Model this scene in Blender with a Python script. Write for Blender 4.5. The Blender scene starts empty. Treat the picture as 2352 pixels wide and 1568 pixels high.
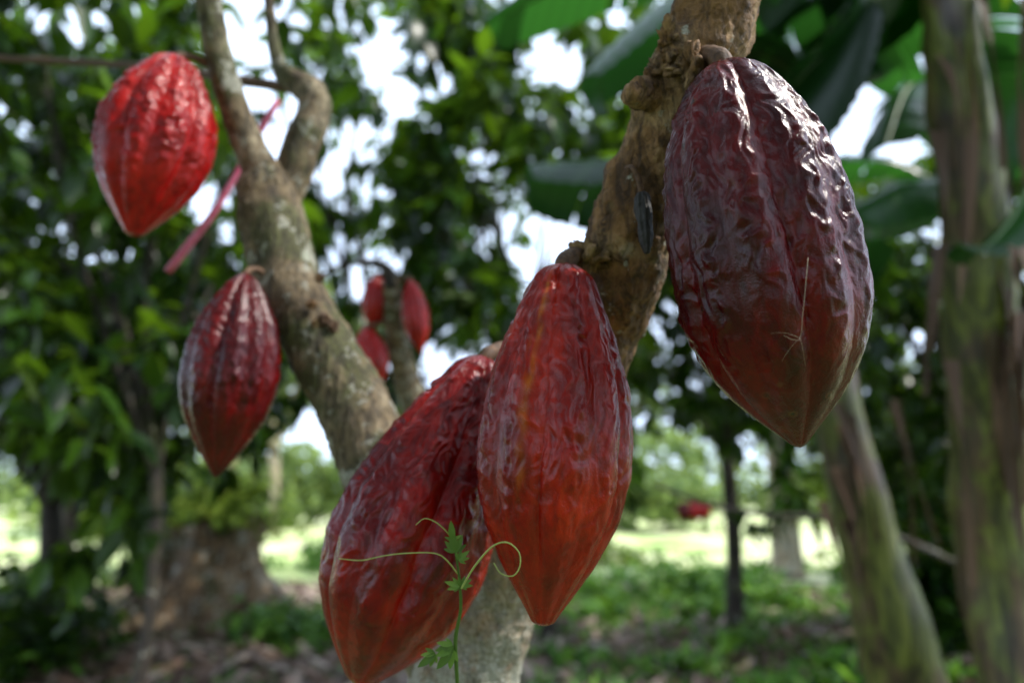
import bpy, math, random
import numpy as np
from mathutils import Vector, Matrix, noise

random.seed(7); rng=np.random.default_rng(11)
scene=bpy.context.scene
scene.view_settings.view_transform='Standard'
scene.view_settings.look='None'
scene.view_settings.exposure=0

# ---------------------------------------------------------------- camera
CAMZ=1.35; PITCH=math.radians(12.6); FP=1568.0
cd=bpy.data.cameras.new("camera"); cam=bpy.data.objects.new("camera",cd)
scene.collection.objects.link(cam); scene.camera=cam
cam.location=(0,0,CAMZ); cam.rotation_euler=(math.pi/2+PITCH,0,0)
cd.lens=24; cd.sensor_width=36; cd.clip_start=0.02; cd.clip_end=1000
cd.dof.use_dof=True; cd.dof.focus_distance=0.385; cd.dof.aperture_fstop=3.5; cd.dof.aperture_blades=0
FW=Vector((0,math.cos(PITCH),math.sin(PITCH))); UP=Vector((0,-math.sin(PITCH),math.cos(PITCH))); RT=Vector((1,0,0))
C0=Vector((0,0,CAMZ))
def P(u,v,d):
    "image pixel coordinates + metric distance -> world position"
    return C0+FW*d+RT*((u-1176)/FP*d)+UP*((784-v)/FP*d)
def PR(px,d): return px*d/FP

# ---------------------------------------------------------------- world / sun
w=bpy.data.worlds.new("World"); scene.world=w; w.use_nodes=True
nt=w.node_tree; bg=nt.nodes['Background']
sky=nt.nodes.new('ShaderNodeTexSky'); sky.sky_type='NISHITA'; sky.sun_disc=False
S=Vector((0.60,-0.08,0.74)).normalized()
sky.sun_elevation=math.asin(S.z); sky.sun_rotation=math.atan2(S.x,S.y)
sky.air_density=1.0; sky.dust_density=4
tc=nt.nodes.new('ShaderNodeTexCoord'); nn_=nt.nodes.new('ShaderNodeTexNoise'); nn_.inputs['Scale'].default_value=3.2; nn_.inputs['Detail'].default_value=5
nt.links.new(tc.outputs['Generated'],nn_.inputs['Vector'])
mr=nt.nodes.new('ShaderNodeMapRange'); mr.inputs[1].default_value=.36; mr.inputs[2].default_value=.56; mr.inputs[3].default_value=.75; mr.inputs[4].default_value=1
nt.links.new(nn_.outputs['Fac'],mr.inputs[0])
mx=nt.nodes.new('ShaderNodeMix'); mx.data_type='RGBA'; nt.links.new(mr.outputs[0],mx.inputs[0]); nt.links.new(sky.outputs[0],mx.inputs[6]); mx.inputs[7].default_value=(13.0,15.6,20.0,1)
nt.links.new(mx.outputs[2],bg.inputs[0]); bg.inputs[1].default_value=0.14
sd=bpy.data.lights.new("sun",'SUN'); sun=bpy.data.objects.new("sun",sd); scene.collection.objects.link(sun)
sd.energy=5; sd.angle=math.radians(0.5); sd.color=(1,0.95,0.86)
sun.rotation_euler=S.to_track_quat('Z','Y').to_euler(); sun.location=(2,-2,8)

# ---------------------------------------------------------------- helpers
def empty(name):
    o=bpy.data.objects.new(name,None); scene.collection.objects.link(o); o.empty_display_size=.1
    return o
def build(name,V,F,mat,parent=None,attrs=None,smooth=True):
    V=np.asarray(V,dtype=np.float32); F=np.asarray(F,dtype=np.int32)
    me=bpy.data.meshes.new(name); n=len(V); m,k=F.shape
    me.vertices.add(n); me.vertices.foreach_set('co',V.ravel())
    me.loops.add(m*k); me.loops.foreach_set('vertex_index',F.ravel())
    me.polygons.add(m); me.polygons.foreach_set('loop_start',np.arange(0,m*k,k,dtype=np.int32))
    me.update(calc_edges=True)
    me.polygons.foreach_set('use_smooth',np.full(m,smooth,dtype=bool))
    if attrs:
        for a,val in attrs.items():
            at=me.attributes.new(a,'FLOAT','POINT'); at.data.foreach_set('value',np.asarray(val,dtype=np.float32))
    me.materials.append(mat)
    o=bpy.data.objects.new(name,me); scene.collection.objects.link(o)
    if parent: o.parent=parent
    return o
def gridfaces(nr,nc,closed=True,off=0):
    i=np.arange(nr-1)[:,None]; cc=nc if closed else nc-1
    j=np.arange(cc)[None,:]; j2=(j+1)%nc
    F=np.stack([i*nc+j,i*nc+j2,(i+1)*nc+j2,(i+1)*nc+j],-1).reshape(-1,4)
    return F+off
def nz(x,y,z): return noise.noise((x,y,z))

class G:
    def __init__(s,mat): s.nt=mat.node_tree; s.n=s.nt.nodes; s.l=s.nt.links
    def node(s,t,**kw):
        n=s.n.new(t)
        for k,v in kw.items(): setattr(n,k,v)
        return n
    def link(s,a,b): s.l.new(a,b)
    def setin(s,n,i,v):
        if isinstance(v,bpy.types.NodeSocket): s.l.new(v,n.inputs[i])
        else: n.inputs[i].default_value=v
    def coord(s,scale=(1,1,1),kind='Object'):
        t=s.node('ShaderNodeTexCoord'); m=s.node('ShaderNodeMapping'); m.inputs['Scale'].default_value=scale
        s.link(t.outputs[kind],m.inputs[0]); return m.outputs[0]
    def noise(s,vec,scale,detail=4,rough=.55,dist=0):
        n=s.node('ShaderNodeTexNoise'); s.link(vec,n.inputs['Vector'])
        n.inputs['Scale'].default_value=scale; n.inputs['Detail'].default_value=detail; n.inputs['Roughness'].default_value=rough; n.inputs['Distortion'].default_value=dist
        return n.outputs['Fac']
    def voro(s,vec,scale):
        n=s.node('ShaderNodeTexVoronoi'); s.link(vec,n.inputs['Vector']); n.inputs['Scale'].default_value=scale; return n.outputs['Distance']
    def ramp(s,f,stops):
        n=s.node('ShaderNodeValToRGB'); s.link(f,n.inputs[0]); e=n.color_ramp.elements
        e[0].position=stops[0][0]; e[0].color=(*stops[0][1],1); e[1].position=stops[-1][0]; e[1].color=(*stops[-1][1],1)
        for p,c in stops[1:-1]:
            x=e.new(p); x.color=(*c,1)
        return n.outputs[0]
    def rng(s,f,a,b,c=0,d=1):
        n=s.node('ShaderNodeMapRange'); s.setin(n,0,f); n.inputs[1].default_value=a;n.inputs[2].default_value=b;n.inputs[3].default_value=c;n.inputs[4].default_value=d
        return n.outputs[0]
    def mix(s,f,a,b,mode='MIX'):
        n=s.node('ShaderNodeMix',data_type='RGBA',blend_type=mode)
        for i,v in ((0,f),(6,a),(7,b)):
            if isinstance(v,tuple): n.inputs[i].default_value=(*v,1) if len(v)==3 else v
            else: s.setin(n,i,v)
        return n.outputs[2]
    def math(s,op,a,b=0.5):
        n=s.node('ShaderNodeMath',operation=op); s.setin(n,0,a); s.setin(n,1,b); return n.outputs[0]
    def bump(s,h,strength,dist,prev=None):
        n=s.node('ShaderNodeBump'); s.link(h,n.inputs['Height']); n.inputs['Strength'].default_value=strength; n.inputs['Distance'].default_value=dist
        if prev is not None: s.link(prev,n.inputs['Normal'])
        return n.outputs[0]
    def attr(s,name):
        n=s.node('ShaderNodeAttribute'); n.attribute_name=name; return n.outputs['Fac']
def newmat(name):
    m=bpy.data.materials.new(name); m.use_nodes=True; g=G(m); return m,g,g.n['Principled BSDF']

# ---------------------------------------------------------------- materials
def pod_mat(name,dark,mid,light,streak,rough=.27,spots=0.0):
    m,g,b=newmat(name)
    v=g.coord((1,1,.45)); v1=g.coord()
    n1=g.noise(v,28,4,.6,.3); n2=g.noise(v,150,4,.65,.6)
    col=g.ramp(n1,[(.3,dark),(.5,mid),(.72,light)])
    col=g.mix(g.rng(n2,.42,.66,0,.55),col,dark)
    gr=g.attr('groove')
    col=g.mix(g.math('MULTIPLY',gr,.35),col,light)
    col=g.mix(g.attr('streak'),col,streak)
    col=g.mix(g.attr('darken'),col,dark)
    if spots:
        vv=g.voro(v1,75); n3=g.noise(v1,17,2)
        mask=g.math('MULTIPLY',g.rng(vv,.10,.16,1,0),g.rng(n3,.50,.56,0,1))
        ring=g.math('MULTIPLY',g.rng(vv,.18,.24,1,0),g.rng(n3,.50,.56,0,1))
        col=g.mix(g.math('MULTIPLY',ring,.5),col,(.12,.05,.02)); col=g.mix(mask,col,(.012,.008,.006))
    g.link(col,b.inputs['Base Color'])
    r=g.rng(n2,.3,.7,rough-.05,rough+.09); g.link(r,b.inputs['Roughness'])
    b.inputs['Coat Weight'].default_value=.28; b.inputs['Coat Roughness'].default_value=.12; b.inputs['Coat IOR'].default_value=1.4
    b.inputs['Specular IOR Level'].default_value=.25
    nb=g.noise(g.coord((1,1,.55)),230,5,.65,.5)
    bm=g.bump(nb,.5,.0013)
    nf=g.noise(v1,1000,2,.6); bm=g.bump(nf,.45,.0005,bm)
    g.link(bm,b.inputs['Normal']); g.link(bm,b.inputs['Coat Normal'])
    return m
MP1=pod_mat("maroon_pod_skin",(.020,.0010,.002),(.078,.0018,.002),(.19,.004,.003),(.20,.04,.03),.23,1)
MP2=pod_mat("brick_red_pod_skin",(.085,.003,.001),(.28,.007,.002),(.50,.020,.003),(.55,.17,.01),.23)
MP3=pod_mat("deep_red_pod_skin",(.042,.001,.003),(.21,.004,.002),(.44,.009,.003),(.3,.05,.02),.24)
MP4=pod_mat("dark_red_pod_skin",(.022,.001,.002),(.095,.002,.003),(.21,.005,.004),(.2,.03,.02),.26)
MP5=pod_mat("bright_red_pod_skin",(.12,.002,.003),(.40,.006,.005),(.56,.015,.010),(.5,.1,.05),.26)

def bark_mat(name,c1,c2,c3,lichen,moss,sc=1.0,lz=None,disc=.5):
    m,g,b=newmat(name); v=g.coord(); vs=g.coord((1,1,.3))
    n1=g.noise(v,16*sc,5,.65,.3); n2=g.noise(vs,120*sc,5,.7,.8); n3=g.noise(v,34*sc,5,.7,.2); n4=g.noise(v,13*sc,4,.65)
    n5=g.noise(v,300*sc,4,.75)
    col=g.ramp(n1,[(.32,c1),(.5,c2),(.66,c3)])
    col=g.mix(g.rng(n4,.60-moss,.70-moss,0,.8),col,g.ramp(n5,[(.3,(.035,.045,.008)),(.7,(.12,.14,.03))]))
    col=g.mix(g.rng(n2,.38,.6,.85,0),col,tuple(x*.25 for x in c1))
    lm=g.rng(n3,.62-lichen,.65-lichen,0,.85)
    if lz:
        sx=g.node('ShaderNodeSeparateXYZ'); g.link(v,sx.inputs[0]); 
        lm=g.math('MINIMUM',g.math('ADD',lm,g.math('MULTIPLY',g.rng(sx.outputs[2],lz[0],lz[1],1,0),g.rng(n3,.36,.52,.25,.95))),.9)
    lc=g.ramp(n5,[(.32,(.16,.16,.11)),(.5,(.36,.35,.28)),(.68,(.62,.60,.52))])
    col=g.mix(lm,col,lc)
    if disc:
        nd=g.noise(v,9,3); nw=g.noise(v,60,4,.7)
        pm=g.math('MULTIPLY',g.rng(g.math('ADD',g.voro(v,30),g.math('MULTIPLY',nw,.45)),.38,.44,1,0),g.rng(nd,.50,.56,0,disc))
        col=g.mix(pm,col,g.ramp(n5,[(.35,(.26,.28,.19)),(.65,(.55,.55,.44))]))
    col=g.mix(g.rng(g.voro(v,80*sc),.0,.2,.6,0),col,(.03,.02,.01))
    g.link(col,b.inputs['Base Color']); b.inputs['Roughness'].default_value=.75
    bm=g.bump(n2,1,.005/sc); bm=g.bump(n5,.8,.002/sc,bm); g.link(bm,b.inputs['Normal']); return m
MB_R=bark_mat("cacao_bark_tan",(.13,.055,.015),(.32,.165,.055),(.50,.33,.155),.0,.0,1.0,(1.18,1.36),.3)
MB_L=bark_mat("cacao_bark_mossy",(.10,.065,.03),(.25,.175,.09),(.46,.37,.24),.05,.12,1.0,None,.9)
MB_B=bark_mat("cacao_bark_far",(.02,.015,.01),(.05,.035,.022),(.09,.065,.04),.0,.05,.35,None,0)
MB_S=bark_mat("stump_wood",(.06,.035,.02),(.30,.18,.085),(.55,.40,.25),.06,.04,.3,None,0)
MB_P=bark_mat("pale_bark",(.35,.25,.16),(.5,.4,.27),(.62,.52,.38),.06,-.2,.2,None,0)

def leaf_mat(name,c1,c2,c3,tr,tmix,rough=.35,spec=.3):
    m,g,b=newmat(name); r=g.attr('rnd')
    col=g.ramp(r,[(0,c1),(.6,c2),(1,c3)])
    g.link(col,b.inputs['Base Color']); b.inputs['Roughness'].default_value=rough; b.inputs['Specular IOR Level'].default_value=spec
    t=g.node('ShaderNodeBsdfTranslucent'); tc=g.mix(g.math('POWER',r,2.0),tuple(x*.25 for x in tr),tr); g.link(tc,t.inputs[0])
    mx=g.node('ShaderNodeMixShader'); mx.inputs[0].default_value=tmix
    g.link(b.outputs[0],mx.inputs[1]); g.link(t.outputs[0],mx.inputs[2]); g.link(mx.outputs[0],g.n['Material Output'].inputs[0]); return m
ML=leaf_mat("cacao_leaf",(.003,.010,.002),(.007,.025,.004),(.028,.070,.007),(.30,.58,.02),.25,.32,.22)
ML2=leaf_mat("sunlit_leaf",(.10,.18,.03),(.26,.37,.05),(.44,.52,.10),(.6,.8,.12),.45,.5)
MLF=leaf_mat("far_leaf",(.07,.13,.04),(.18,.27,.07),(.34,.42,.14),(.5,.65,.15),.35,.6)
MG=leaf_mat("grass_blade",(.03,.10,.012),(.09,.23,.025),(.20,.36,.05),(.3,.6,.05),.35,.5)
MV=leaf_mat("vine_green",(.10,.18,.03),(.14,.26,.04),(.20,.32,.06),(.3,.5,.06),.3,.5)
MD=leaf_mat("dry_leaf",(.05,.03,.02),(.17,.10,.065),(.48,.37,.30),(.3,.2,.1),.1,.6)
MBL=leaf_mat("banana_leaf",(.005,.018,.006),(.010,.034,.009),(.022,.07,.015),(.08,.34,.035),.25,.35)

def simple(name,c,r=.6,c2=None,sc=30,bs=.3,bd=.002,stretch=(1,1,1)):
    m,g,b=newmat(name); v=g.coord(stretch); n=g.noise(v,sc,5,.65,.4)
    g.link(g.ramp(n,[(.35,c),(.65,c2 or c)]),b.inputs['Base Color']); b.inputs['Roughness'].default_value=r
    g.link(g.bump(n,bs,bd),b.inputs['Normal']); return m
MDRY=simple("dried_pod_skin",(.008,.007,.006),.6,(.05,.045,.04),120,.8,.003)
MPINK=simple("young_pink_stem",(.55,.06,.14),.5,(.65,.18,.28),60)
MSTEM=simple("woody_stalk",(.05,.022,.01),.7,(.16,.08,.035),200,.6,.002)
MTEND=simple("tendril",(.36,.40,.10),.5,(.30,.36,.08),80)
MFIB=simple("spider_silk",(.40,.30,.2),.5,(.46,.36,.24),80)
def banana_stem_mat():
    m,g,b=newmat("banana_stem"); v=g.coord((1,1,.12)); v2=g.coord((1,1,.5))
    n=g.noise(v,26,5,.65,.5); n2=g.noise(v2,6,4,.6,.5)
    col=g.ramp(n,[(.3,(.014,.012,.004)),(.45,(.06,.065,.012)),(.6,(.15,.17,.025)),(.75,(.22,.18,.07))])
    col=g.mix(g.rng(n2,.50,.60,0,.9),col,g.ramp(n,[(.3,(.010,.006,.004)),(.7,(.12,.065,.035))]))
    g.link(col,b.inputs['Base Color']); b.inputs['Roughness'].default_value=.5; g.link(g.bump(n,.7,.01),b.inputs['Normal']); return m
MBST=banana_stem_mat()

# ---------------------------------------------------------------- tube
def catmull(pts,radii,step):
    pts=[Vector(p) for p in pts]; n=len(pts); out=[];rr=[]
    for i in range(n-1):
        p0=pts[max(i-1,0)];p1=pts[i];p2=pts[i+1];p3=pts[min(i+2,n-1)]
        k=max(2,int((p2-p1).length/step))
        for j in range(k):
            t=j/k; t2=t*t;t3=t2*t
            out.append(.5*((2*p1)+(p2-p0)*t+(2*p0-5*p1+4*p2-p3)*t2+(3*p1-p0-3*p2+p3)*t3))
            s=t*t*(3-2*t); rr.append(radii[i]*(1-s)+radii[i+1]*s)
    out.append(pts[-1]); rr.append(radii[-1]); return out,rr
def tube(name,pts,radii,mat,parent=None,seg=16,step=.05,disp=0,dscale=20,lumps=(),rings=0,cap=True):
    c,r=catmull(pts,radii,step); nr=len(c)
    T=[(c[min(i+1,nr-1)]-c[max(i-1,0)]).normalized() for i in range(nr)]
    a=T[0].orthogonal().normalized(); V=[]
    for i in range(nr):
        a=(a-T[i]*a.dot(T[i])).normalized(); bb=T[i].cross(a)
        for j in range(seg):
            th=2*math.pi*j/seg; d=a*math.cos(th)+bb*math.sin(th); rad=r[i]; p=c[i]+d*rad
            if disp:
                q=p*dscale; e=nz(q.x,q.y,q.z*.7)+.5*nz(q.x*2.3,q.y*2.3,q.z*1.6)+.35*nz(q.x*6,q.y*6,q.z*4)
                if rings: e+=rings*(1-abs(nz(q.x*.6,q.y*.6,q.z*9)))**4
                p=p+d*(e*disp)
            for lc,lr,la in lumps:
                dd=(c[i]+d*rad-lc).length
                if dd<lr*3: p=p+d*(la*math.exp(-(dd/lr)**2))
            V.append(p[:])
    F=gridfaces(nr,seg)
    V=np.array(V)
    if cap:
        V=np.vstack([V,np.array(c[0][:])[None],np.array((c[-1]+T[-1]*r[-1]*.3)[:])[None]])
        n0=nr*seg; F2=[]
        for jj in range(0,seg-1,2):
            F2.append([n0,(jj+2)%seg,(jj+1)%seg,jj]); F2.append([n0+1,(nr-1)*seg+jj,(nr-1)*seg+jj+1,(nr-1)*seg+(jj+2)%seg])
        F=np.vstack([F,np.array(F2)])
    return build(name,V,F,mat,parent)

def knob(name,c,r,mat,parent,stretch=Vector((0,0,1)),k=1.0,amp=.35,seed=0,res=40):
    z=stretch.normalized(); x=z.orthogonal().normalized(); y=z.cross(x); V=[]
    for i in range(res):
        ph=math.pi*(i+.001)/(res-1+.002)
        for j in range(res):
            th=2*math.pi*j/res; d=x*math.sin(ph)*math.cos(th)+y*math.sin(ph)*math.sin(th)+z*math.cos(ph)*k
            q=d*1.8; e=1+amp*nz(q.x+seed,q.y,q.z)+amp*.5*nz(q.x*3+seed,q.y*3,q.z*3)+amp*.25*nz(q.x*8+seed,q.y*8,q.z*8)
            V.append((c+d*r*e)[:])
    return build(name,V,gridfaces(res,res),mat,parent)

# ---------------------------------------------------------------- pods
def pod(top,tip,R,prof,mat,seed,nth=360,nt_=320,wr=.0010,phase=0.,streak_th=None,bend=0.,name="cacao_pod",ridge=.05,attach=None,sr=.004,darktop=0.):
    top=Vector(top);tip=Vector(tip); L=(tip-top).length; z=(tip-top).normalized()
    y=(FW-z*FW.dot(z)).normalized(); x=y.cross(z)
    ts=np.array([p[0] for p in prof]); rs=np.array([p[1] for p in prof])
    t=np.linspace(0,1,nt_)
    fine=np.linspace(0,1,600); pv=np.interp(fine,ts,rs); k=np.hanning(61);k/=k.sum()
    pad=np.concatenate([np.full(30,pv[0]),pv,np.full(30,pv[-1])]); pv2=np.convolve(pad,k,'valid')
    endw=np.clip(np.minimum(fine,1-fine)/.05,0,1); pv=pv*(1-endw)+pv2*endw
    pr=np.interp(t,fine,pv)*R
    V=np.zeros((nt_,nth,3)); gro=np.zeros((nt_,nth)); st=np.zeros((nt_,nth)); dk=np.zeros((nt_,nth))
    nn=noise.noise
    for i in range(nt_):
        ti=t[i]; e=min(ti/.05,1); e2=min((1-ti)/.015,1)
        r0=pr[i]*math.sqrt(max(1-(1-e)**2,0.0001))*(math.sqrt(max(1-(1-e2)**2,0.0004)))
        zz=ti*L; fade=min(1,(1-ti)/.45)**1.3*(.55+.45*min(1,ti/.08)); fade=max(fade,.08)
        topf=1+1.0*max(0,1-ti/.16); topf*=.55+.45*min(1,(1-ti)/.3)
        for j in range(nth):
            th=2*math.pi*j/nth
            cx=math.cos(th); sy=math.sin(th)
            tw=th+.08*nn((cx*1.5,sy*1.5,zz*12+seed))+.03*nn((cx*4,sy*4,zz*55+seed))+phase
            a=abs(math.sin(5*tw))
            g1=1-a
            prim=(math.cos(5*tw)*.5+.5)
            g=g1**1.6*(.28+.72*prim)
            rr=r0*(1-ridge*topf*g+ridge*.35*(a**2)+.012*nn((cx*1.2+seed,sy*1.2,zz*9)))
            px=cx*r0*190; py=sy*r0*190; pz=zz*60
            wx=nn((px*.35+seed,py*.35,pz*.9))*1.5; wy=nn((px*.35,py*.35+seed+9,pz*.9))*1.5
            n1=1-abs(nn((px+wx,py+wy,pz+seed)))*2.4
            lump=nn((px*.5,py*.5,pz*1.6+seed))
            tv=tw+.085*nn((cx*3,sy*3,zz*95+seed+3))+.05*nn((cx*6,sy*6,zz*190+seed+7))
            vein=max(0.,math.cos(15*tv))**3*(.55+1.1*nn((cx*5+seed,sy*5,zz*150)))
            msk=.25+.75*min(1,max(0,.5+1.4*nn((cx*2.2+seed,sy*2.2,zz*16))+.3*a))
            dsp=wr*fade*(msk*(1.15*n1+1.2*lump)+1.7*vein*(.4+.6*msk))
            rr+=dsp*min(1,r0/(R*.35))
            V[i,j]=(cx*rr+bend*R*math.sin(math.pi*ti),sy*rr,zz)
            gro[i,j]=min(1,max(0,g+.2*(n1-.5)))
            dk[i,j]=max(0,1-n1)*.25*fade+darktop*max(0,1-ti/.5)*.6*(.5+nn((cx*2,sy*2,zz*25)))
            if streak_th is not None:
                ddt=abs((th+.04*nn((3.1,seed,zz*60))-streak_th+math.pi)%(2*math.pi)-math.pi)
                st[i,j]=math.exp(-(ddt/.06)**2)*(.75 if .08<ti<.5 else .75*math.exp(-((ti-.5)/.12)**2) if ti>.45 else .2)*max(0,.45+1.1*nn((cx*9,sy*9,zz*75)))
    Vf=V.reshape(-1,3); F=gridfaces(nt_,nth)
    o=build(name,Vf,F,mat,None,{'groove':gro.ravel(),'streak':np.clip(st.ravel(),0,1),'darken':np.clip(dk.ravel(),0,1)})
    M=Matrix((x,y,z)).transposed().to_4x4(); M.translation=top; o.matrix_world=M
    if attach is not None:
        inv=M.inverted(); a=Vector(attach); mid=(a+top)/2+Vector((0,0,.004))
        tube("stalk",[inv@a,inv@mid,inv@top,inv@(top+z*.01)],[sr*1.25,sr,sr*1.15,sr],MSTEM,o,12,.003,.0006,200)
    return o
prof1=[(0,.20),(.03,.34),(.08,.50),(.15,.68),(.25,.85),(.38,.96),(.52,1.0),(.66,.98),(.76,.86),(.85,.64),(.92,.38),(.97,.16),(1,.04)]
prof2=[(0,.30),(.04,.40),(.10,.50),(.2,.70),(.33,.90),(.47,1),(.6,1),(.72,.87),(.84,.60),(.92,.36),(.97,.20),(1,.12)]
prof3=[(0,.20),(.05,.32),(.12,.45),(.22,.62),(.35,.82),(.5,.96),(.64,1),(.77,.88),(.87,.62),(.94,.36),(.98,.2),(1,.08)]
prof4=[(0,.14),(.05,.30),(.12,.50),(.25,.80),(.4,.97),(.55,1),(.7,.86),(.82,.58),(.91,.32),(.97,.13),(1,.03)]
prof5=[(0,.20),(.05,.36),(.12,.55),(.25,.83),(.4,.99),(.55,.99),(.7,.85),(.82,.62),(.92,.35),(.97,.2),(1,.12)]
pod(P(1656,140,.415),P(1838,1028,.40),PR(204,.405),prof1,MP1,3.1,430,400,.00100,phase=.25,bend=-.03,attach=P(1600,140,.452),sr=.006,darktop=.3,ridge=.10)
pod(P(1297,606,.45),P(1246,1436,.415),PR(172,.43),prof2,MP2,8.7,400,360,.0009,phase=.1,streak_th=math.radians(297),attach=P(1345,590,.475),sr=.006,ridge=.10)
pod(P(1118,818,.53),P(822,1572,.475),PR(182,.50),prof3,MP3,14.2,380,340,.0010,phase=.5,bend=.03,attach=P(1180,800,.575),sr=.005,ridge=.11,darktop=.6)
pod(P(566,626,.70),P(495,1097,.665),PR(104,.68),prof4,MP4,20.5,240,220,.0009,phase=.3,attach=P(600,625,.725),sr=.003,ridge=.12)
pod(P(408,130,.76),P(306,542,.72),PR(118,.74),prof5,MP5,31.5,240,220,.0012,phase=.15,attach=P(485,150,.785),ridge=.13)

# ---------------------------------------------------------------- hero cacao tree
tree=empty("cacao_tree")
lm=[(P(1560,150,.445),.018,.006),(P(1500,230,.46),.012,.006),(P(1360,590,.475),.014,.006),(P(1400,400,.48),.012,.003),(P(1550,90,.45),.01,.005)]
R_pts=[(1690,-420,.46,80),(1680,-180,.462,84),(1655,-40,.465,90),(1632,70,.468,94),(1585,170,.470,92),(1545,290,.474,90),(1490,420,.482,90),(1448,540,.492,98),(1425,640,.502,96),(1392,740,.515,86),(1350,840,.53,84),(1295,950,.55,84),(1228,1130,.585,86),(1165,1300,.60,92),(1112,1440,.61,104),(1065,1580,.62,124),(1050,1900,.65,140)]
pts=[P(a,b,c) for a,b,c,_ in R_pts]; rad=[PR(r,c) for a,b,c,r in R_pts]
base=pts[-1]; pts+= [Vector((base.x,base.y+.02,.55)),Vector((base.x+.01,base.y+.03,.12)),Vector((base.x+.01,base.y+.03,-.06))]; rad+=[.06,.075,.11]
top0=pts[0]
pts=[top0+Vector((.05,.0,.7)),top0+Vector((.02,.0,.3))]+pts; rad=[.010,.018]+rad
tube("limb_right",pts,rad,MB_R,tree,120,.002,.0028,60,lm,rings=.5)
L_pts=[(612,385,.80,50),(618,450,.795,66),(632,540,.78,72),(658,640,.765,70),(700,730,.745,72),(755,830,.725,76),(808,920,.705,80),(845,1010,.69,82),(890,1140,.675,86),(950,1300,.66,90),(1010,1450,.64,94),(1060,1600,.63,100)]
tube("limb_left",[P(a,b,c) for a,b,c,_ in L_pts],[PR(r,c) for a,b,c,r in L_pts],MB_L,tree,80,.004,.0024,45,[(P(575,480,.77),.015,.006),(P(720,640,.73),.012,.003),(P(880,1020,.66),.012,.004)],rings=.8)
B1=[(625,470,.79,48),(606,410,.795,42),(572,335,.795,37),(535,240,.79,33),(505,140,.785,31),(487,50,.78,29),(472,-60,.78,27),(450,-300,.8,20),(430,-600,.85,10)]
tube("branch",[P(a,b,c) for a,b,c,_ in B1],[PR(r,c) for a,b,c,r in B1],MB_L,tree,48,.005,.0014,60,[(P(500,180,.77),.01,.003)])
B2=[(632,480,.80,48),(668,410,.805,42),(694,330,.81,41),(722,262,.82,37),(712,212,.83,36),(668,182,.84,27),(638,140,.85,15),(624,60,.86,12),(614,-50,.87,11),(600,-400,.9,6)]
tube("branch",[P(a,b,c) for a,b,c,_ in B2],[PR(r,c) for a,b,c,r in B2],MB_L,tree,48,.005,.0016,60,[(P(745,240,.82),.012,.005)])
B3=[(675,205,.84,12),(600,192,.86,11),(520,182,.88,11),(430,163,.92,9),(300,150,.98,8),(120,140,1.05,8),(-80,128,1.1,7),(-400,90,1.15,4)]
tube("twig",[P(a,b,c) for a,b,c,_ in B3],[PR(r,c) for a,b,c,r in B3],MSTEM,tree,14,.02,.0006,60)
B4=[(386,624,.93,9),(435,560,.93,9),(486,495,.93,8),(540,405,.94,7),(592,308,.95,9),(640,230,.95,6)]
tube("young_shoot",[P(a,b,c) for a,b,c,_ in B4],[PR(r,c) for a,b,c,r in B4],MPINK,tree,12,.02,.0004,60)
knob("bark_knot",P(1590,158,.438),.012,MB_R,tree,RT,1.2,.8,3)
knob("bark_knot",P(1525,170,.452),.010,MB_R,tree,UP,1.1,.8,5)
knob("bark_knot",P(1545,110,.448),.010,MB_R,tree,UP,1.4,.9,15)
knob("bark_knot",P(1348,590,.468),.010,MB_R,tree,RT,1.3,.7,8)
tube("cut_stub",[P(1530,215,.46),P(1490,205,.45),P(1462,205,.443)],[.009,.0075,.008],MB_R,tree,24,.002,.0015,200)
tube("cut_stub",[P(1520,235,.46),P(1475,228,.447),P(1440,212,.44)],[.009,.007,.0065],MB_R,tree,24,.002,.0018,200)
knob("cut_stub_face",P(1478,203,.4415),.0065,MSTEM,tree,FW,.5,.3,4)
for (u,v,r_) in ((735,640,5),(715,700,5),(745,735,7),(768,750,6),(725,745,5),(795,860,4)):
    knob("flower_cushion",P(u,v,.703+ (r_*.0005)),PR(r_*1.8,.72),MSTEM if r_>5 else MB_R,tree,UP,1,.9,u)

dp=pod(P(1474,440,.450),P(1486,584,.445),PR(18,.45),[(0,.6),(.1,.8),(.3,1),(.5,.85),(.7,.95),(.85,.7),(1,.3)],MDRY,4,60,70,.0006,ridge=.12,name="dried_cacao_pod")
inv=dp.matrix_world.inverted()
tube("stalk",[inv@P(1440,388,.465),inv@P(1452,385,.452),inv@P(1466,410,.45),inv@P(1474,448,.450)],[.0022,.0018,.0018,.002],MSTEM,dp,10,.002,.0003,300)

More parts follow.
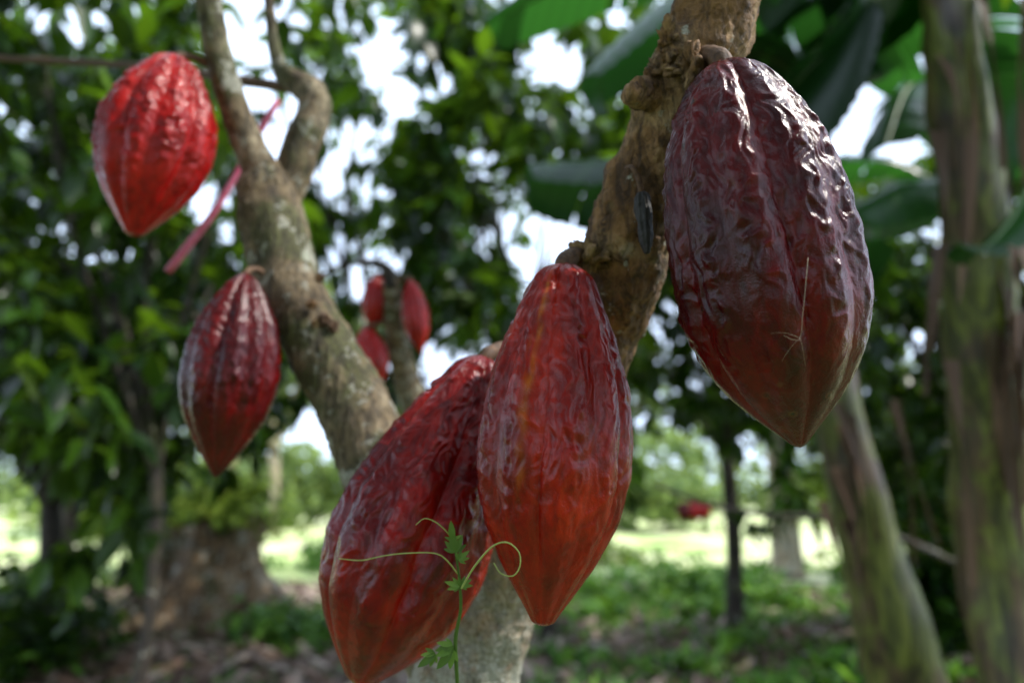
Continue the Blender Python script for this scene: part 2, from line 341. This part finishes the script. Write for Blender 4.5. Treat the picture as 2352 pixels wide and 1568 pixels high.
# ---------------------------------------------------------------- leaf instancer
TF=(np.array([0,.12,.3,.55,.8,1.]),np.array([.04,.5,.95,1,.62,.03]),(-1,0,1))
TS=(np.array([0,.3,.7,1.]),np.array([.08,.95,.8,.05]),(-1,1))
def leaves(name,base,dir_,up,L,W,droop,mat,parent,rnd=None,fold=.25,tpl=TF):
    TT,WW,CC=tpl; nr,nc=len(TT),len(CC)
    n=len(base); dir_=dir_/np.linalg.norm(dir_,axis=1,keepdims=True)
    side=np.cross(dir_,up); side/=np.linalg.norm(side,axis=1,keepdims=True)+1e-9; up=np.cross(side,dir_)
    V=np.zeros((n,nr,nc,3))
    for i,(t,w_) in enumerate(zip(TT,WW)):
        for j,c in enumerate(CC):
            V[:,i,j]=base+dir_*(L*t)[:,None]+side*(W*.5*w_*c)[:,None]+up*((fold*abs(c)*W*.5*w_)-droop*L*t*t)[:,None]
    f=np.array([[i*nc+j,i*nc+j+1,(i+1)*nc+j+1,(i+1)*nc+j] for i in range(nr-1) for j in range(nc-1)])
    F=(f[None]+(np.arange(n)*nr*nc)[:,None,None]).reshape(-1,4)
    if rnd is None: rnd=rng.random(n)
    return build(name,V.reshape(-1,3),F,mat,parent,{'rnd':np.repeat(rnd,nr*nc)})
def clump_leaves(centers,k,Lr=(.15,.28),spread=.12,droopy=.6,wr=.36):
    c=np.repeat(centers,k,axis=0); n=len(c)
    az=rng.random(n)*2*np.pi; el=rng.normal(-droopy*.8,.45,n)
    d=np.stack([np.cos(az)*np.cos(el),np.sin(az)*np.cos(el),np.sin(el)],1)
    b=c+rng.normal(0,spread*.6,(n,3))+d*.02
    up=np.stack([rng.normal(0,.35,n),rng.normal(0,.35,n),np.ones(n)],1)
    L=rng.uniform(*Lr,n); W=L*rng.uniform(wr*.85,wr*1.15,n)
    return b,d,up,L,W,rng.uniform(.1,.5,n)

# image-space ellipses where leaf clumps are culled for sky gaps (pixel, size, how open)
VIEW_GAPS=[(560,90,85,150,.98),(470,420,105,85,.8),(790,640,100,110,.98),(660,290,70,90,.9),(2020,240,170,130,1),(1880,190,100,80,1),(1240,520,100,120,.97),(190,545,120,70,.97),(880,230,80,90,.9),(800,380,80,100,.9),(1270,100,65,90,.97),
      (1560,740,70,60,.85),(1010,180,45,45,.9),(1100,330,45,70,.85),(540,560,80,110,.85),(2160,560,60,60,.85),(1330,480,100,50,.9),(220,50,80,40,.7),(60,480,50,60,.85),(700,1060,120,50,.9),(1600,1090,160,60,.95),(60,1130,90,70,.9),(1090,550,45,45,.8)]
def proj(p):
    v=p-np.array(C0[:]); d=v@np.array(FW[:]); x=v@np.array(RT[:])/np.maximum(d,.01)*FP+1176; y=784-v@np.array(UP[:])/np.maximum(d,.01)*FP
    return x,y,d
def prune(c,th=-.20):
    x,y,d=proj(c); keep=np.ones(len(c),bool); rr=rng.random(len(c))
    for u,v,a,b,pb in VIEW_GAPS:
        ins=((x-u)/a)**2+((y-v)/b)**2<1.3
        keep&=~(ins&(rr<pb)&(d>0))
    keep&=~((np.linalg.norm(c-np.array(C0[:]),axis=1)<1.6))
    nm=np.array([noise.noise((q[0]*1.9,q[1]*1.9,q[2]*1.9)) for q in c]); keep&=(nm>th)
    return c[keep]
SUNGAPS=[(.12,.4,1.45,.75),(0,.43,1.3,.75),(-.2,.5,1.3,.75),(-.35,.75,1.6,.75),(-3.1,6.9,1.2,.55),(-3.4,6.6,.5,.35),(4.75,12.2,1.6,.9),(.9,7.6,0,.45),(-.6,8.6,0,.5),(2.4,8.8,0,.5),(-2.2,6.4,0,.35),(-2.8,5.5,0,.3),(1.6,6.2,0,.3)]
def sun_clear(c,k=1.0):
    "gaps in the canopy through which the sun reaches the limbs and the ground"
    s=np.array(S[:]); out=np.ones(len(c),bool)
    for (a,b,z_,rad) in SUNGAPS:
        v=c-np.array((a,b,z_)); t=v@s; d=np.linalg.norm(v-t[:,None]*s,axis=1); out&=~((t>.5)&(d<rad*k))
    return c[out]
def cacao(base,cc,cr,n,k,trunk_r=.08,mat=ML,name="cacao_tree",Lr=(.17,.31),nl=7,do_prune=True,fork=None,bm=MB_B,tpl=TF,wr=.42,th=-.32):
    e=empty(name); b=Vector(base); cc=Vector(cc); fork=Vector(fork) if fork else b+(cc-b)*.42
    tube("trunk",[b+Vector((0,0,-.05)),b+Vector((0,0,.12)),(b+fork)/2+Vector((.04,.03,0)),fork],[trunk_r*1.5,trunk_r*1.1,trunk_r*.9,trunk_r*.8],bm,e,16,.08,.01,6)
    for i in range(nl):
        az=2*math.pi*i/nl+random.random()*.6; tgt=cc+Vector((math.cos(az)*cr[0]*.7,math.sin(az)*cr[1]*.7,random.uniform(-.35,.5)*cr[2]))
        mid=(fork+tgt)/2+Vector((random.uniform(-.2,.2),random.uniform(-.2,.2),.15))
        tube("limb",[fork-Vector((0,0,.05)),mid,tgt],[trunk_r*.6,trunk_r*.4,trunk_r*.12],bm,e,8,.12,.006,6)
        for q in range(2):
            t2=tgt+Vector((random.uniform(-.4,.4),random.uniform(-.4,.4),random.uniform(-.4,.2)))
            tube("twig",[mid,(mid+t2)/2+Vector((0,0,.06)),t2],[trunk_r*.2,trunk_r*.12,trunk_r*.05],bm,e,6,.15)
    p=rng.normal(0,1,(n,3)); p/=np.linalg.norm(p,axis=1,keepdims=True); p*=(rng.random(n)**.45)[:,None]
    p*=1+.25*np.sin(p[:,[1,2,0]]*7)
    c=p*np.array(cr)+np.array(cc[:])
    if do_prune: c=prune(c,th)
    c=sun_clear(c)
    leaves("crown",*clump_leaves(c,k,Lr,wr=wr),mat,e,tpl=tpl); return e
cacao((-3.9,6.0,0),(-3.4,5.2,3.0),(2.0,1.6,1.9),520,10,.10,fork=(-3.95,6.0,1.3))
cacao((-1.5,7.4,0),(-1.3,6.2,4.3),(2.1,1.7,2.6),470,10,.09,fork=(-1.5,7.2,1.9))
cacao((0.35,7.0,0),(0.35,5.4,3.9),(1.6,1.4,2.4),430,10,.07,fork=(.4,6.6,1.6))
cacao((2.3,7.5,0),(2.1,6.6,4.0),(1.7,1.6,2.6),390,10,.09,fork=(2.3,7.4,1.8))
cacao((4.6,6.8,0),(4.4,6.2,3.3),(1.8,1.6,2.4),380,10,.09)
cacao((-2.0,3.9,0),(-2.2,3.6,3.1),(1.0,.9,1.6),210,10,.04,fork=(-2.0,3.9,1.5),Lr=(.13,.24))
cacao((-6.0,9.5,0),(-5.8,9,4.4),(2.8,2,3.2),360,10,.12,Lr=(.25,.4),tpl=TS)
cacao((0.2,11.5,0),(0.2,11.5,6.8),(4.2,2,3.2),200,10,.12,Lr=(.28,.45),tpl=TS,fork=(.2,11.5,3.0))
cacao((6.5,11,0),(6.4,11,4.6),(3,2,3.4),300,10,.12,Lr=(.25,.4),tpl=TS)
# unseen plantation trees behind and above the camera, added to cut sky reflection on pods
cacao((-1.9,-2.0,0),(-1.7,-1.6,3.3),(1.8,1.6,1.0),150,9,.09,Lr=(.22,.36),tpl=TS,th=-.5)
cacao((1.2,-3.0,0),(0.9,-2.4,3.1),(1.8,1.6,1.2),160,9,.09,Lr=(.22,.36),tpl=TS,th=-.5)
cacao((-.2,-5.5,0),(-.2,-5.5,2.8),(2.8,1.4,1.6),160,9,.09,Lr=(.26,.42),tpl=TS,th=-.5)
cacao((-3.4,1.2,0),(-2.8,1.0,3.3),(1.3,1.7,1.1),120,9,.08,Lr=(.22,.36),tpl=TS,th=-.5)
# crown of the hero tree, above the picture
hc=rng.normal(0,1,(110,3))*np.array([.6,.6,.3])+np.array([-.15,.5,3.0])
hc=hc[((proj(hc)[1]<-190)|(proj(hc)[2]<0))]; hc=sun_clear(hc,.5)
leaves("crown",*clump_leaves(hc,9,(.14,.24)),ML,tree)

# second tree just behind with small pods
t2=empty("cacao_tree")
D=[(900,640,1.28,16),(902,690,1.29,21),(908,760,1.3,26),(925,840,1.31,29),(950,930,1.32,30),(985,1060,1.33,33),(1010,1300,1.35,36)]
pp=[P(a,b,c) for a,b,c,_ in D]; rr=[PR(r,c) for *_ ,c,r in D]
pp+= [Vector((pp[-1].x+.02,pp[-1].y+.05,.4)),Vector((pp[-1].x+.02,pp[-1].y+.05,-.05))]; rr+=[.04,.055]
tube("trunk",pp,rr,MB_L,t2,32,.01,.002,40)
D=[(900,660,1.28,16),(888,618,1.27,13),(850,603,1.26,8),(800,607,1.25,5),(738,632,1.24,4)]
tube("twig",[P(a,b,c) for a,b,c,_ in D],[PR(r,c) for *_,c,r in D],MB_B,t2,12,.01,.001,60)
pod(P(868,632,1.30),P(858,760,1.30),PR(31,1.3),prof5,MP5,41,100,90,.001,ridge=.1,attach=P(900,640,1.29))
pod(P(838,752,1.27),P(872,888,1.25),PR(36,1.26),prof5,MP5,43,100,90,.001,ridge=.1,attach=P(905,745,1.29))
pod(P(942,640,1.27),P(968,812,1.25),PR(29,1.26),prof4,MP5,45,100,90,.001,ridge=.1,attach=P(905,650,1.28))

# ---------------------------------------------------------------- climbing vine with tendrils
vine=empty("climbing_vine")
tube("stem",[P(1052,1900,.50),P(1048,1640,.455),P(1050,1568,.435),P(1046,1470,.425),P(1058,1400,.422),P(1056,1340,.42),P(1050,1290,.42),P(1040,1230,.42)],[.0013]*4+[.001,.0009,.0007,.0005],MV,vine,10,.003)
tube("tendril",[P(1052,1318,.42),P(1030,1290,.418),P(1000,1270,.416),P(930,1270,.42),P(880,1276,.425),P(830,1286,.43),P(778,1282,.44)],[.0005,.0005,.0004,.0004,.0004,.0004,.0003],MTEND,vine,8,.003)
tube("tendril",[P(1060,1350,.40),P(1090,1300,.385),P(1130,1255,.375),P(1165,1245,.37),P(1192,1268,.37),P(1194,1300,.37),P(1178,1322,.372),P(1150,1316,.375),P(1134,1292,.375)],[.0006,.0006,.0005,.0005,.0004,.0004,.0004,.0003,.0003],MTEND,vine,8,.002)
tube("tendril",[P(1042,1240,.42),P(1022,1216,.418),P(1000,1198,.416),P(975,1190,.415),P(955,1205,.415)],[.0005,.0004,.0004,.0003,.0003],MTEND,vine,8,.002)
def vleaf(u,v,d,ang,Lp,n=5):
    b=P(u,v,d); B=[];Dn=[];U=[];L=[]
    for i in range(n):
        t=i/(n-1)*2-1; a=ang+t*1.1; dr=RT*math.cos(a)+UP*math.sin(a)-FW*.25*random.random()
        B.append(b[:]);Dn.append(dr[:]);U.append((-FW+UP*.3)[:]);L.append(PR(Lp,d)*(1-.45*abs(t))*random.uniform(.85,1.1))
    L=np.array(L); leaves("leaf",np.array(B),np.array(Dn),np.array(U),L,L*.34,np.full(n,.15),MV,vine)
vleaf(1046,1268,.418,math.radians(100),52); vleaf(1052,1285,.418,math.radians(40),34); vleaf(1040,1240,.418,math.radians(95),42,3)
vleaf(1056,1345,.418,math.radians(160),38); vleaf(1058,1345,.418,math.radians(35),34); vleaf(1040,1480,.424,math.radians(200),45); vleaf(1040,1490,.424,math.radians(230),60)
vleaf(1000,1500,.43,math.radians(215),48)

sk=empty("spider_silk")
tube("thread",[P(1856,592,.340),P(1850,660,.335),P(1843,730,.334),P(1836,782,.335),P(1800,770,.337)],[.00015,.00012,.00011,.00009,.00006],MFIB,sk,5,.004)
for (a,b) in ((1770,765),(1795,830),(1850,840)):
    tube("thread",[P(1838,776,.335),P((1838+a)/2,(776+b)/2-6,.336),P(a,b,.340)],[.00006,.00005,.00004],MFIB,sk,4,.004)

# ---------------------------------------------------------------- banana plants
MRIB=simple("banana_midrib",(.06,.11,.025),.45,(.10,.16,.04),20)
def banana_leaf(name,pts,hw,parent,droop=.5,tears=9,up=Vector((0,0,1))):
    c,_=catmull(pts,[1]*len(pts),.03); n=len(c); c=np.array([q[:] for q in c])
    tang=np.gradient(c,axis=0); tang/=np.linalg.norm(tang,axis=1,keepdims=True)
    u=np.array(up[:]); side=np.cross(tang,u); side/=np.linalg.norm(side,axis=1,keepdims=True)+1e-9; upv=np.cross(side,tang)
    ss=np.linspace(0,1,n)
    def at(arr,t): return np.array([np.interp(t,ss,arr[:,i]) for i in range(3)])
    Vs=[];Fs=[];off=0;R=[]
    for sgn in (-1,1):
        cuts=sorted([.12]+[random.uniform(.15,.97) for _ in range(tears)]+[1.0])
        for a,b in zip(cuts[:-1],cuts[1:]):
            if b-a<.004: continue
            nt2=max(2,int((b-a)*70)); na=7; ang=droop+random.uniform(-.25,.35); mid=(a+b)/2; shrink=random.uniform(0,.12); rv=random.random()
            for i in range(nt2+1):
                t=a+(b-a)*i/nt2
                for j in range(na+1):
                    s=j/na; tt=mid+(t-mid)*(1-shrink*s**2)+.05*s
                    tt=min(tt,1); w_=hw*(max(0,math.sin(math.pi*min(1,(t-.10)/.92)))**.5)
                    p=at(c,tt); sd_=at(side,tt); uv=at(upv,tt)
                    x=w_*s
                    Vs.append(p+sd_*sgn*x*math.cos(ang*s*.8)+uv*(.10*x-x*math.sin(ang*s*.8+.05)+(.006 if i%2 else -.004)*min(1,s*3))); R.append(.25+.6*rv+(.12 if i%2 else 0))
            F=gridfaces(nt2+1,na+1,False,off); Fs.append(F); off+=(nt2+1)*(na+1)
    build(name,np.array(Vs),np.vstack(Fs),MBL,parent,{'rnd':np.array(R)})
    q_=[Vector(q) for q in c[::max(1,n//12)]]
    tube(name+"_midrib",q_,list(np.linspace(.016,.004,len(q_))),MRIB,parent,8,.05)
bp=empty("banana_plant")
x0=P(2255,1100,2.6)
st=[Vector((x0.x+.10,x0.y,-.05)),Vector((x0.x+.09,x0.y,.3)),P(2290,1300,2.6),P(2262,900,2.6),P(2235,500,2.6),P(2190,150,2.62),P(2165,-80,2.65),P(2150,-250,2.7)]
tube("pseudostem",st,[.17,.15,.135,.125,.115,.10,.085,.06],MBST,bp,36,.04,.014,7)
tp=P(2150,-200,2.7)
banana_leaf("leaf",[tp,P(1950,-260,2.6),P(1700,-60,2.5),P(1500,40,2.45),P(1330,190,2.4)],.30,bp,.5,8)
banana_leaf("leaf",[tp,P(2100,-150,2.9),P(1960,60,3.0),P(1830,190,3.0),P(1790,330,3.05)],.26,bp,.35,10)
banana_leaf("leaf",[tp,P(2050,-330,3.1),P(1750,-250,3.4),P(1350,-60,3.6),P(1120,60,3.7)],.34,bp,.4,6)
banana_leaf("leaf",[tp,P(2000,-60,3.1),P(1780,240,3.1),P(1560,360,3.0),P(1210,385,2.9)],.38,bp,1.15,3)
banana_leaf("leaf",[tp,P(2260,100,3.0),P(2160,385,3.0),P(2050,430,2.95),P(1930,490,2.9)],.34,bp,.9,4)
banana_leaf("leaf",[tp,P(2400,-200,2.4),P(2600,100,2.2),P(2700,500,2.1)],.26,bp,.5,8)
banana_leaf("leaf",[tp,P(2300,-350,2.9),P(2000,-300,3.2),P(1750,-20,3.4),P(1620,120,3.5)],.34,bp,.5,8)
banana_leaf("leaf",[tp,P(2150,-300,2.9),P(1850,-180,3.0),P(1600,60,3.1),P(1480,260,3.15)],.30,bp,.6,5)
banana_leaf("leaf",[tp,P(2120,-260,3.1),P(1980,-60,3.5),P(1800,60,3.7),P(1690,170,3.8)],.42,bp,1.0,5)
banana_leaf("leaf",[tp,P(2140,-160,3.1),P(2060,-20,3.5),P(1930,90,3.6),P(1820,150,3.7)],.36,bp,1.1,5)
banana_leaf("leaf",[P(2420,300,2.2),P(2340,480,2.15),P(2260,570,2.1),P(2200,560,2.1)],.13,bp,.6,2)
def strip(name,pts,wd,parent,mat):
    c,_=catmull(pts,[1]*len(pts),.04); V=[]
    for i,q in enumerate(c):
        a=i*.15; s=Vector((math.cos(a),math.sin(a)*.6,0)); w_=wd*(1-.6*i/len(c))
        V+=[(q-s*w_)[:],(q+Vector((0,.01,0)))[:],(q+s*w_)[:]]
    build(name,V,gridfaces(len(c),3,False),mat,parent,{'rnd':np.full(len(V),random.random()*.6)})
for i in range(20):
    a=random.uniform(2140,2380); y=random.uniform(-50,900); l=random.uniform(250,700); d=random.uniform(2.42,2.5)
    strip("dry_sheath",[P(a,y,d+.08),P(a+random.uniform(-30,40),y+l*.4,d),P(a+random.uniform(-40,60),y+l,d-.03)],random.uniform(.015,.045),bp,MD)
bp2=empty("banana_plant")
q0=P(2070,1568,3.1)
st=[Vector((q0.x+.12,q0.y+.05,-.05)),Vector((q0.x+.08,q0.y+.03,.25)),P(2060,1480,3.1),P(1985,1200,3.15),P(1925,940,3.2),P(1890,700,3.3),P(1860,450,3.4),P(1830,250,3.5)]
tube("pseudostem",st,[.2,.18,.165,.13,.105,.09,.07,.05],MBST,bp2,32,.05,.012,6)
tp2=P(1830,250,3.5)
banana_leaf("leaf",[tp2,P(1800,150,3.5),P(1650,120,3.4),P(1520,260,3.3)],.25,bp2,.5,6)
banana_leaf("leaf",[tp2,P(1850,100,3.8),P(1980,60,4.0),P(2100,200,4.1)],.25,bp2,.5,8)
for i in range(9):
    a=random.uniform(1930,2100); y=random.uniform(900,1200); d=3.0
    strip("dry_sheath",[P(a-40,y,d),P(a,y+150,d-.03),P(a+random.uniform(-10,70),y+random.uniform(250,380),d-.05)],random.uniform(.01,.04),bp2,MD)
bp3=empty("banana_plant")
tube("pseudostem",[Vector((3.35,4.2,-.05)),Vector((3.3,4.2,.8)),Vector((3.15,4.2,1.9)),Vector((3.05,4.2,3.2))],[.16,.14,.12,.08],MBST,bp3,24,.08,.012,6)
for az in (0.3,1.6,2.7,3.9,5.2):
    a=Vector((3.05,4.2,3.2)); d=Vector((math.cos(az),math.sin(az),0))
    banana_leaf("leaf",[a,a+d*.5+Vector((0,0,.45)),a+d*1.1+Vector((0,0,.4)),a+d*1.7+Vector((0,0,-.2))],.26,bp3,.5,8)

# ---------------------------------------------------------------- ground
def ground_h(x,y):
    return .05*np.sin(x*.7+1)*np.cos(y*.5)+.03*np.sin(x*2.1+y*1.3)
gx=np.sign(np.linspace(-1,1,241))*np.abs(np.linspace(-1,1,241))**2.6*300; gy=np.concatenate([np.linspace(-1,0,40)[:-1]**3*60,np.linspace(0,1,220)**2.4*500])
X,Y=np.meshgrid(gx,gy); Z=ground_h(X,Y)*np.clip(1.3-np.abs(Y)/60,0,1)
m,g,b=newmat("ground_soil_and_grass"); v=g.coord()
n1=g.noise(v,1.3,5,.6); n2=g.noise(v,9,5,.7); n3=g.noise(v,.35,5,.7)
soil=g.ramp(n2,[(.3,(.04,.025,.016)),(.5,(.12,.08,.05)),(.7,(.28,.20,.14))])
gr=g.ramp(n2,[(.3,(.04,.09,.015)),(.6,(.11,.22,.03)),(.8,(.22,.32,.08))])
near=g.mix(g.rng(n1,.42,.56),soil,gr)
sunlit_lawn=g.ramp(n3,[(.34,(.18,.32,.06)),(.45,(.46,.56,.18)),(.54,(.68,.68,.36)),(.66,(.80,.72,.56))])  # patchy pale grass; the sunlit glare of the open field is painted into it
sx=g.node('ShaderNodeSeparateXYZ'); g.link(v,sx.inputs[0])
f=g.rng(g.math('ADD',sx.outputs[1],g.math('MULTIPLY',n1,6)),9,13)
g.link(g.mix(f,near,sunlit_lawn),b.inputs['Base Color']); b.inputs['Roughness'].default_value=.9
g.link(g.bump(n2,.8,.05),b.inputs['Normal'])
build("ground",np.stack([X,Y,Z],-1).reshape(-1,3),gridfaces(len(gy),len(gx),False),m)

def scatter(n,x0,x1,y0,y1):
    x=rng.uniform(x0,x1,n); y=rng.uniform(y0,y1,n); return np.stack([x,y,ground_h(x,y)],1)
p=scatter(48000,-5,8,3.6,15)
msk=np.array([noise.noise((a*.8,b_*.8,3)) for a,b_ in p[:,:2]])+ .20*np.clip(p[:,0]+.1,-1.5,1.5)-.16*np.clip(p[:,1]-8.5,0,4)
p=p[msk>0]; n=len(p)
az=rng.random(n)*6.28; d=np.stack([np.cos(az)*.5,np.sin(az)*.5,np.ones(n)*.9],1)
hv=np.array([.7+.9*max(0,noise.noise((a*1.4,b_*1.4,9))*2) for a,b_ in p[:,:2]])
L=rng.uniform(.06,.20,n)*hv*(1+.4*(p[:,1]>8)); leaves("grass",p-np.array([0,0,.01]),d,np.stack([-np.cos(az),-np.sin(az),np.ones(n)*.6],1),L,L*.28,rng.uniform(.1,.5,n),MG,None,tpl=TS)
p=scatter(14000,-6,5,3.2,11); p[:,2]+=.015; n=len(p)
az=rng.random(n)*6.28; d=np.stack([np.cos(az),np.sin(az),rng.normal(.1,.25,n)],1)
L=rng.uniform(.08,.24,n); leaves("leaf_litter",p,d,np.stack([rng.normal(0,.3,n),rng.normal(0,.3,n),np.ones(n)],1),L,L*.42,rng.uniform(-.2,.2,n),MD,None,tpl=TS)

# ---------------------------------------------------------------- bushes, stump
def bush(cx,cy,cz,r,n,k,mat,Lr,name="bush",parent=None):
    q=rng.normal(0,1,(n,3)); q/=np.linalg.norm(q,axis=1,keepdims=True); q*=(rng.random(n)**.5)[:,None]
    q*=1+.3*np.sin(q[:,[1,2,0]]*6+cx); c=q*np.array(r)+np.array([cx,cy,cz])
    return leaves(name,*clump_leaves(c,k,Lr,.08,.1,.5),mat,parent,tpl=TS)
sp=empty("tree_stump")
sc=P(470,1420,7.0); V=[];seg=90;nh=50
for i in range(nh):
    t=i/(nh-1)
    for j in range(seg):
        th=2*math.pi*j/seg; butt=max(0,math.sin(th*3.5+.6*math.sin(th*2)))**2
        r=.50+.45*(1-t)**2.2*(.4+butt)+.12*nz(math.cos(th)*2,math.sin(th)*2,t*2)+.06*nz(math.cos(th)*7,math.sin(th)*7,t*3)
        top=1.05+.3*nz(math.cos(th)*2.5,math.sin(th)*2.5,7)
        V.append((sc.x+r*math.cos(th),sc.y+r*math.sin(th),-.05+t*top))
for i in range(8):
    s=1-(i+1)/8
    for j in range(seg):
        th=2*math.pi*j/seg; q=V[(nh-1)*seg+j]; V.append((sc.x+(q[0]-sc.x)*s,sc.y+(q[1]-sc.y)*s,q[2]-.12*(1-s)+.05*nz(j*.3,i*.5,1)))
build("wood",V,gridfaces(nh+8,seg),MB_S,sp)
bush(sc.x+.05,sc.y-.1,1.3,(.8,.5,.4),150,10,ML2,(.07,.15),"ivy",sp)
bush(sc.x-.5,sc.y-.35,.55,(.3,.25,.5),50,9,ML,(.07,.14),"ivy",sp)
bush(P(150,1450,5.6).x,5.5,.30,(.7,.5,.4),90,10,ML,(.08,.18))
bush(P(700,1420,7).x,6.9,.15,(.8,.6,.18),120,9,MG,(.06,.14))
bush(P(60,1420,6).x,6.3,.35,(.8,.6,.5),110,10,ML,(.08,.18))
bush(P(1560,1330,9.5).x,9.5,.2,(1.5,.8,.3),200,9,MG,(.08,.16))
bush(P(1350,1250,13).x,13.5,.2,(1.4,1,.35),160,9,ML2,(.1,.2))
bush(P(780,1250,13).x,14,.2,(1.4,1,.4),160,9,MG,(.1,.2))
bush(P(2120,1260,6).x,6,.6,(.7,.5,.6),130,10,ML,(.1,.2))
bush(P(2180,800,7).x,7.5,1.5,(.9,.6,1.3),200,10,ML,(.12,.24))
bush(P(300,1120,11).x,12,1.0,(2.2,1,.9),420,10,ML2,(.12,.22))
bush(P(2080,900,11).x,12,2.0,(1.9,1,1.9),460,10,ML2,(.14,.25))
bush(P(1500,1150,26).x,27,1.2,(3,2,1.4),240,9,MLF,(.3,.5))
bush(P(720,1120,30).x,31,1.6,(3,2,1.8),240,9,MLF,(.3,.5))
cacao((P(1790,1200,12).x,12.2,0),(P(1790,1200,12).x,12.4,5.2),(2.6,2.0,1.6),160,10,.24,name="shade_tree",bm=MB_P,fork=(P(1785,1200,12).x,12.2,3.5),Lr=(.2,.35),tpl=TS)
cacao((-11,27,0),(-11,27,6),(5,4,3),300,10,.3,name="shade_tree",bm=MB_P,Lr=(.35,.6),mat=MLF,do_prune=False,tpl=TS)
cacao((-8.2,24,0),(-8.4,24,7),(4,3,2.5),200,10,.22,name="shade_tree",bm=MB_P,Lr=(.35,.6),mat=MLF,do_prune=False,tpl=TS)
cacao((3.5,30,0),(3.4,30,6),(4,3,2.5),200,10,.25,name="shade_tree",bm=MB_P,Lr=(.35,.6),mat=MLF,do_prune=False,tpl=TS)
fr=empty("fallen_branch")
tube("twig",[P(1500,1110,4.3),P(1600,1150,4.2),P(1750,1180,4.1),P(1900,1190,4.0),P(2080,1240,3.9),P(2250,1320,3.8)],[.012,.014,.016,.018,.02,.02],MB_B,fr,8,.05,.004,10)
for (u,v) in ((1570,1150),(1592,1150),(1612,1148)):
    pod(P(u,v,4.4),P(u+4,v+48,4.4),PR(17,4.4),prof5,MP5 if u>1575 else MP4,u,40,40,.001)

n=2200; x=rng.uniform(-75,75,n); yb=rng.uniform(44,62,n); hh=2.6+1.6*np.sin(x*.17)+1.2*np.sin(x*.43+2)+rng.normal(0,.3,n)
c=np.stack([x,yb,rng.random(n)**.8*np.maximum(hh+1.6,1.5)],1)
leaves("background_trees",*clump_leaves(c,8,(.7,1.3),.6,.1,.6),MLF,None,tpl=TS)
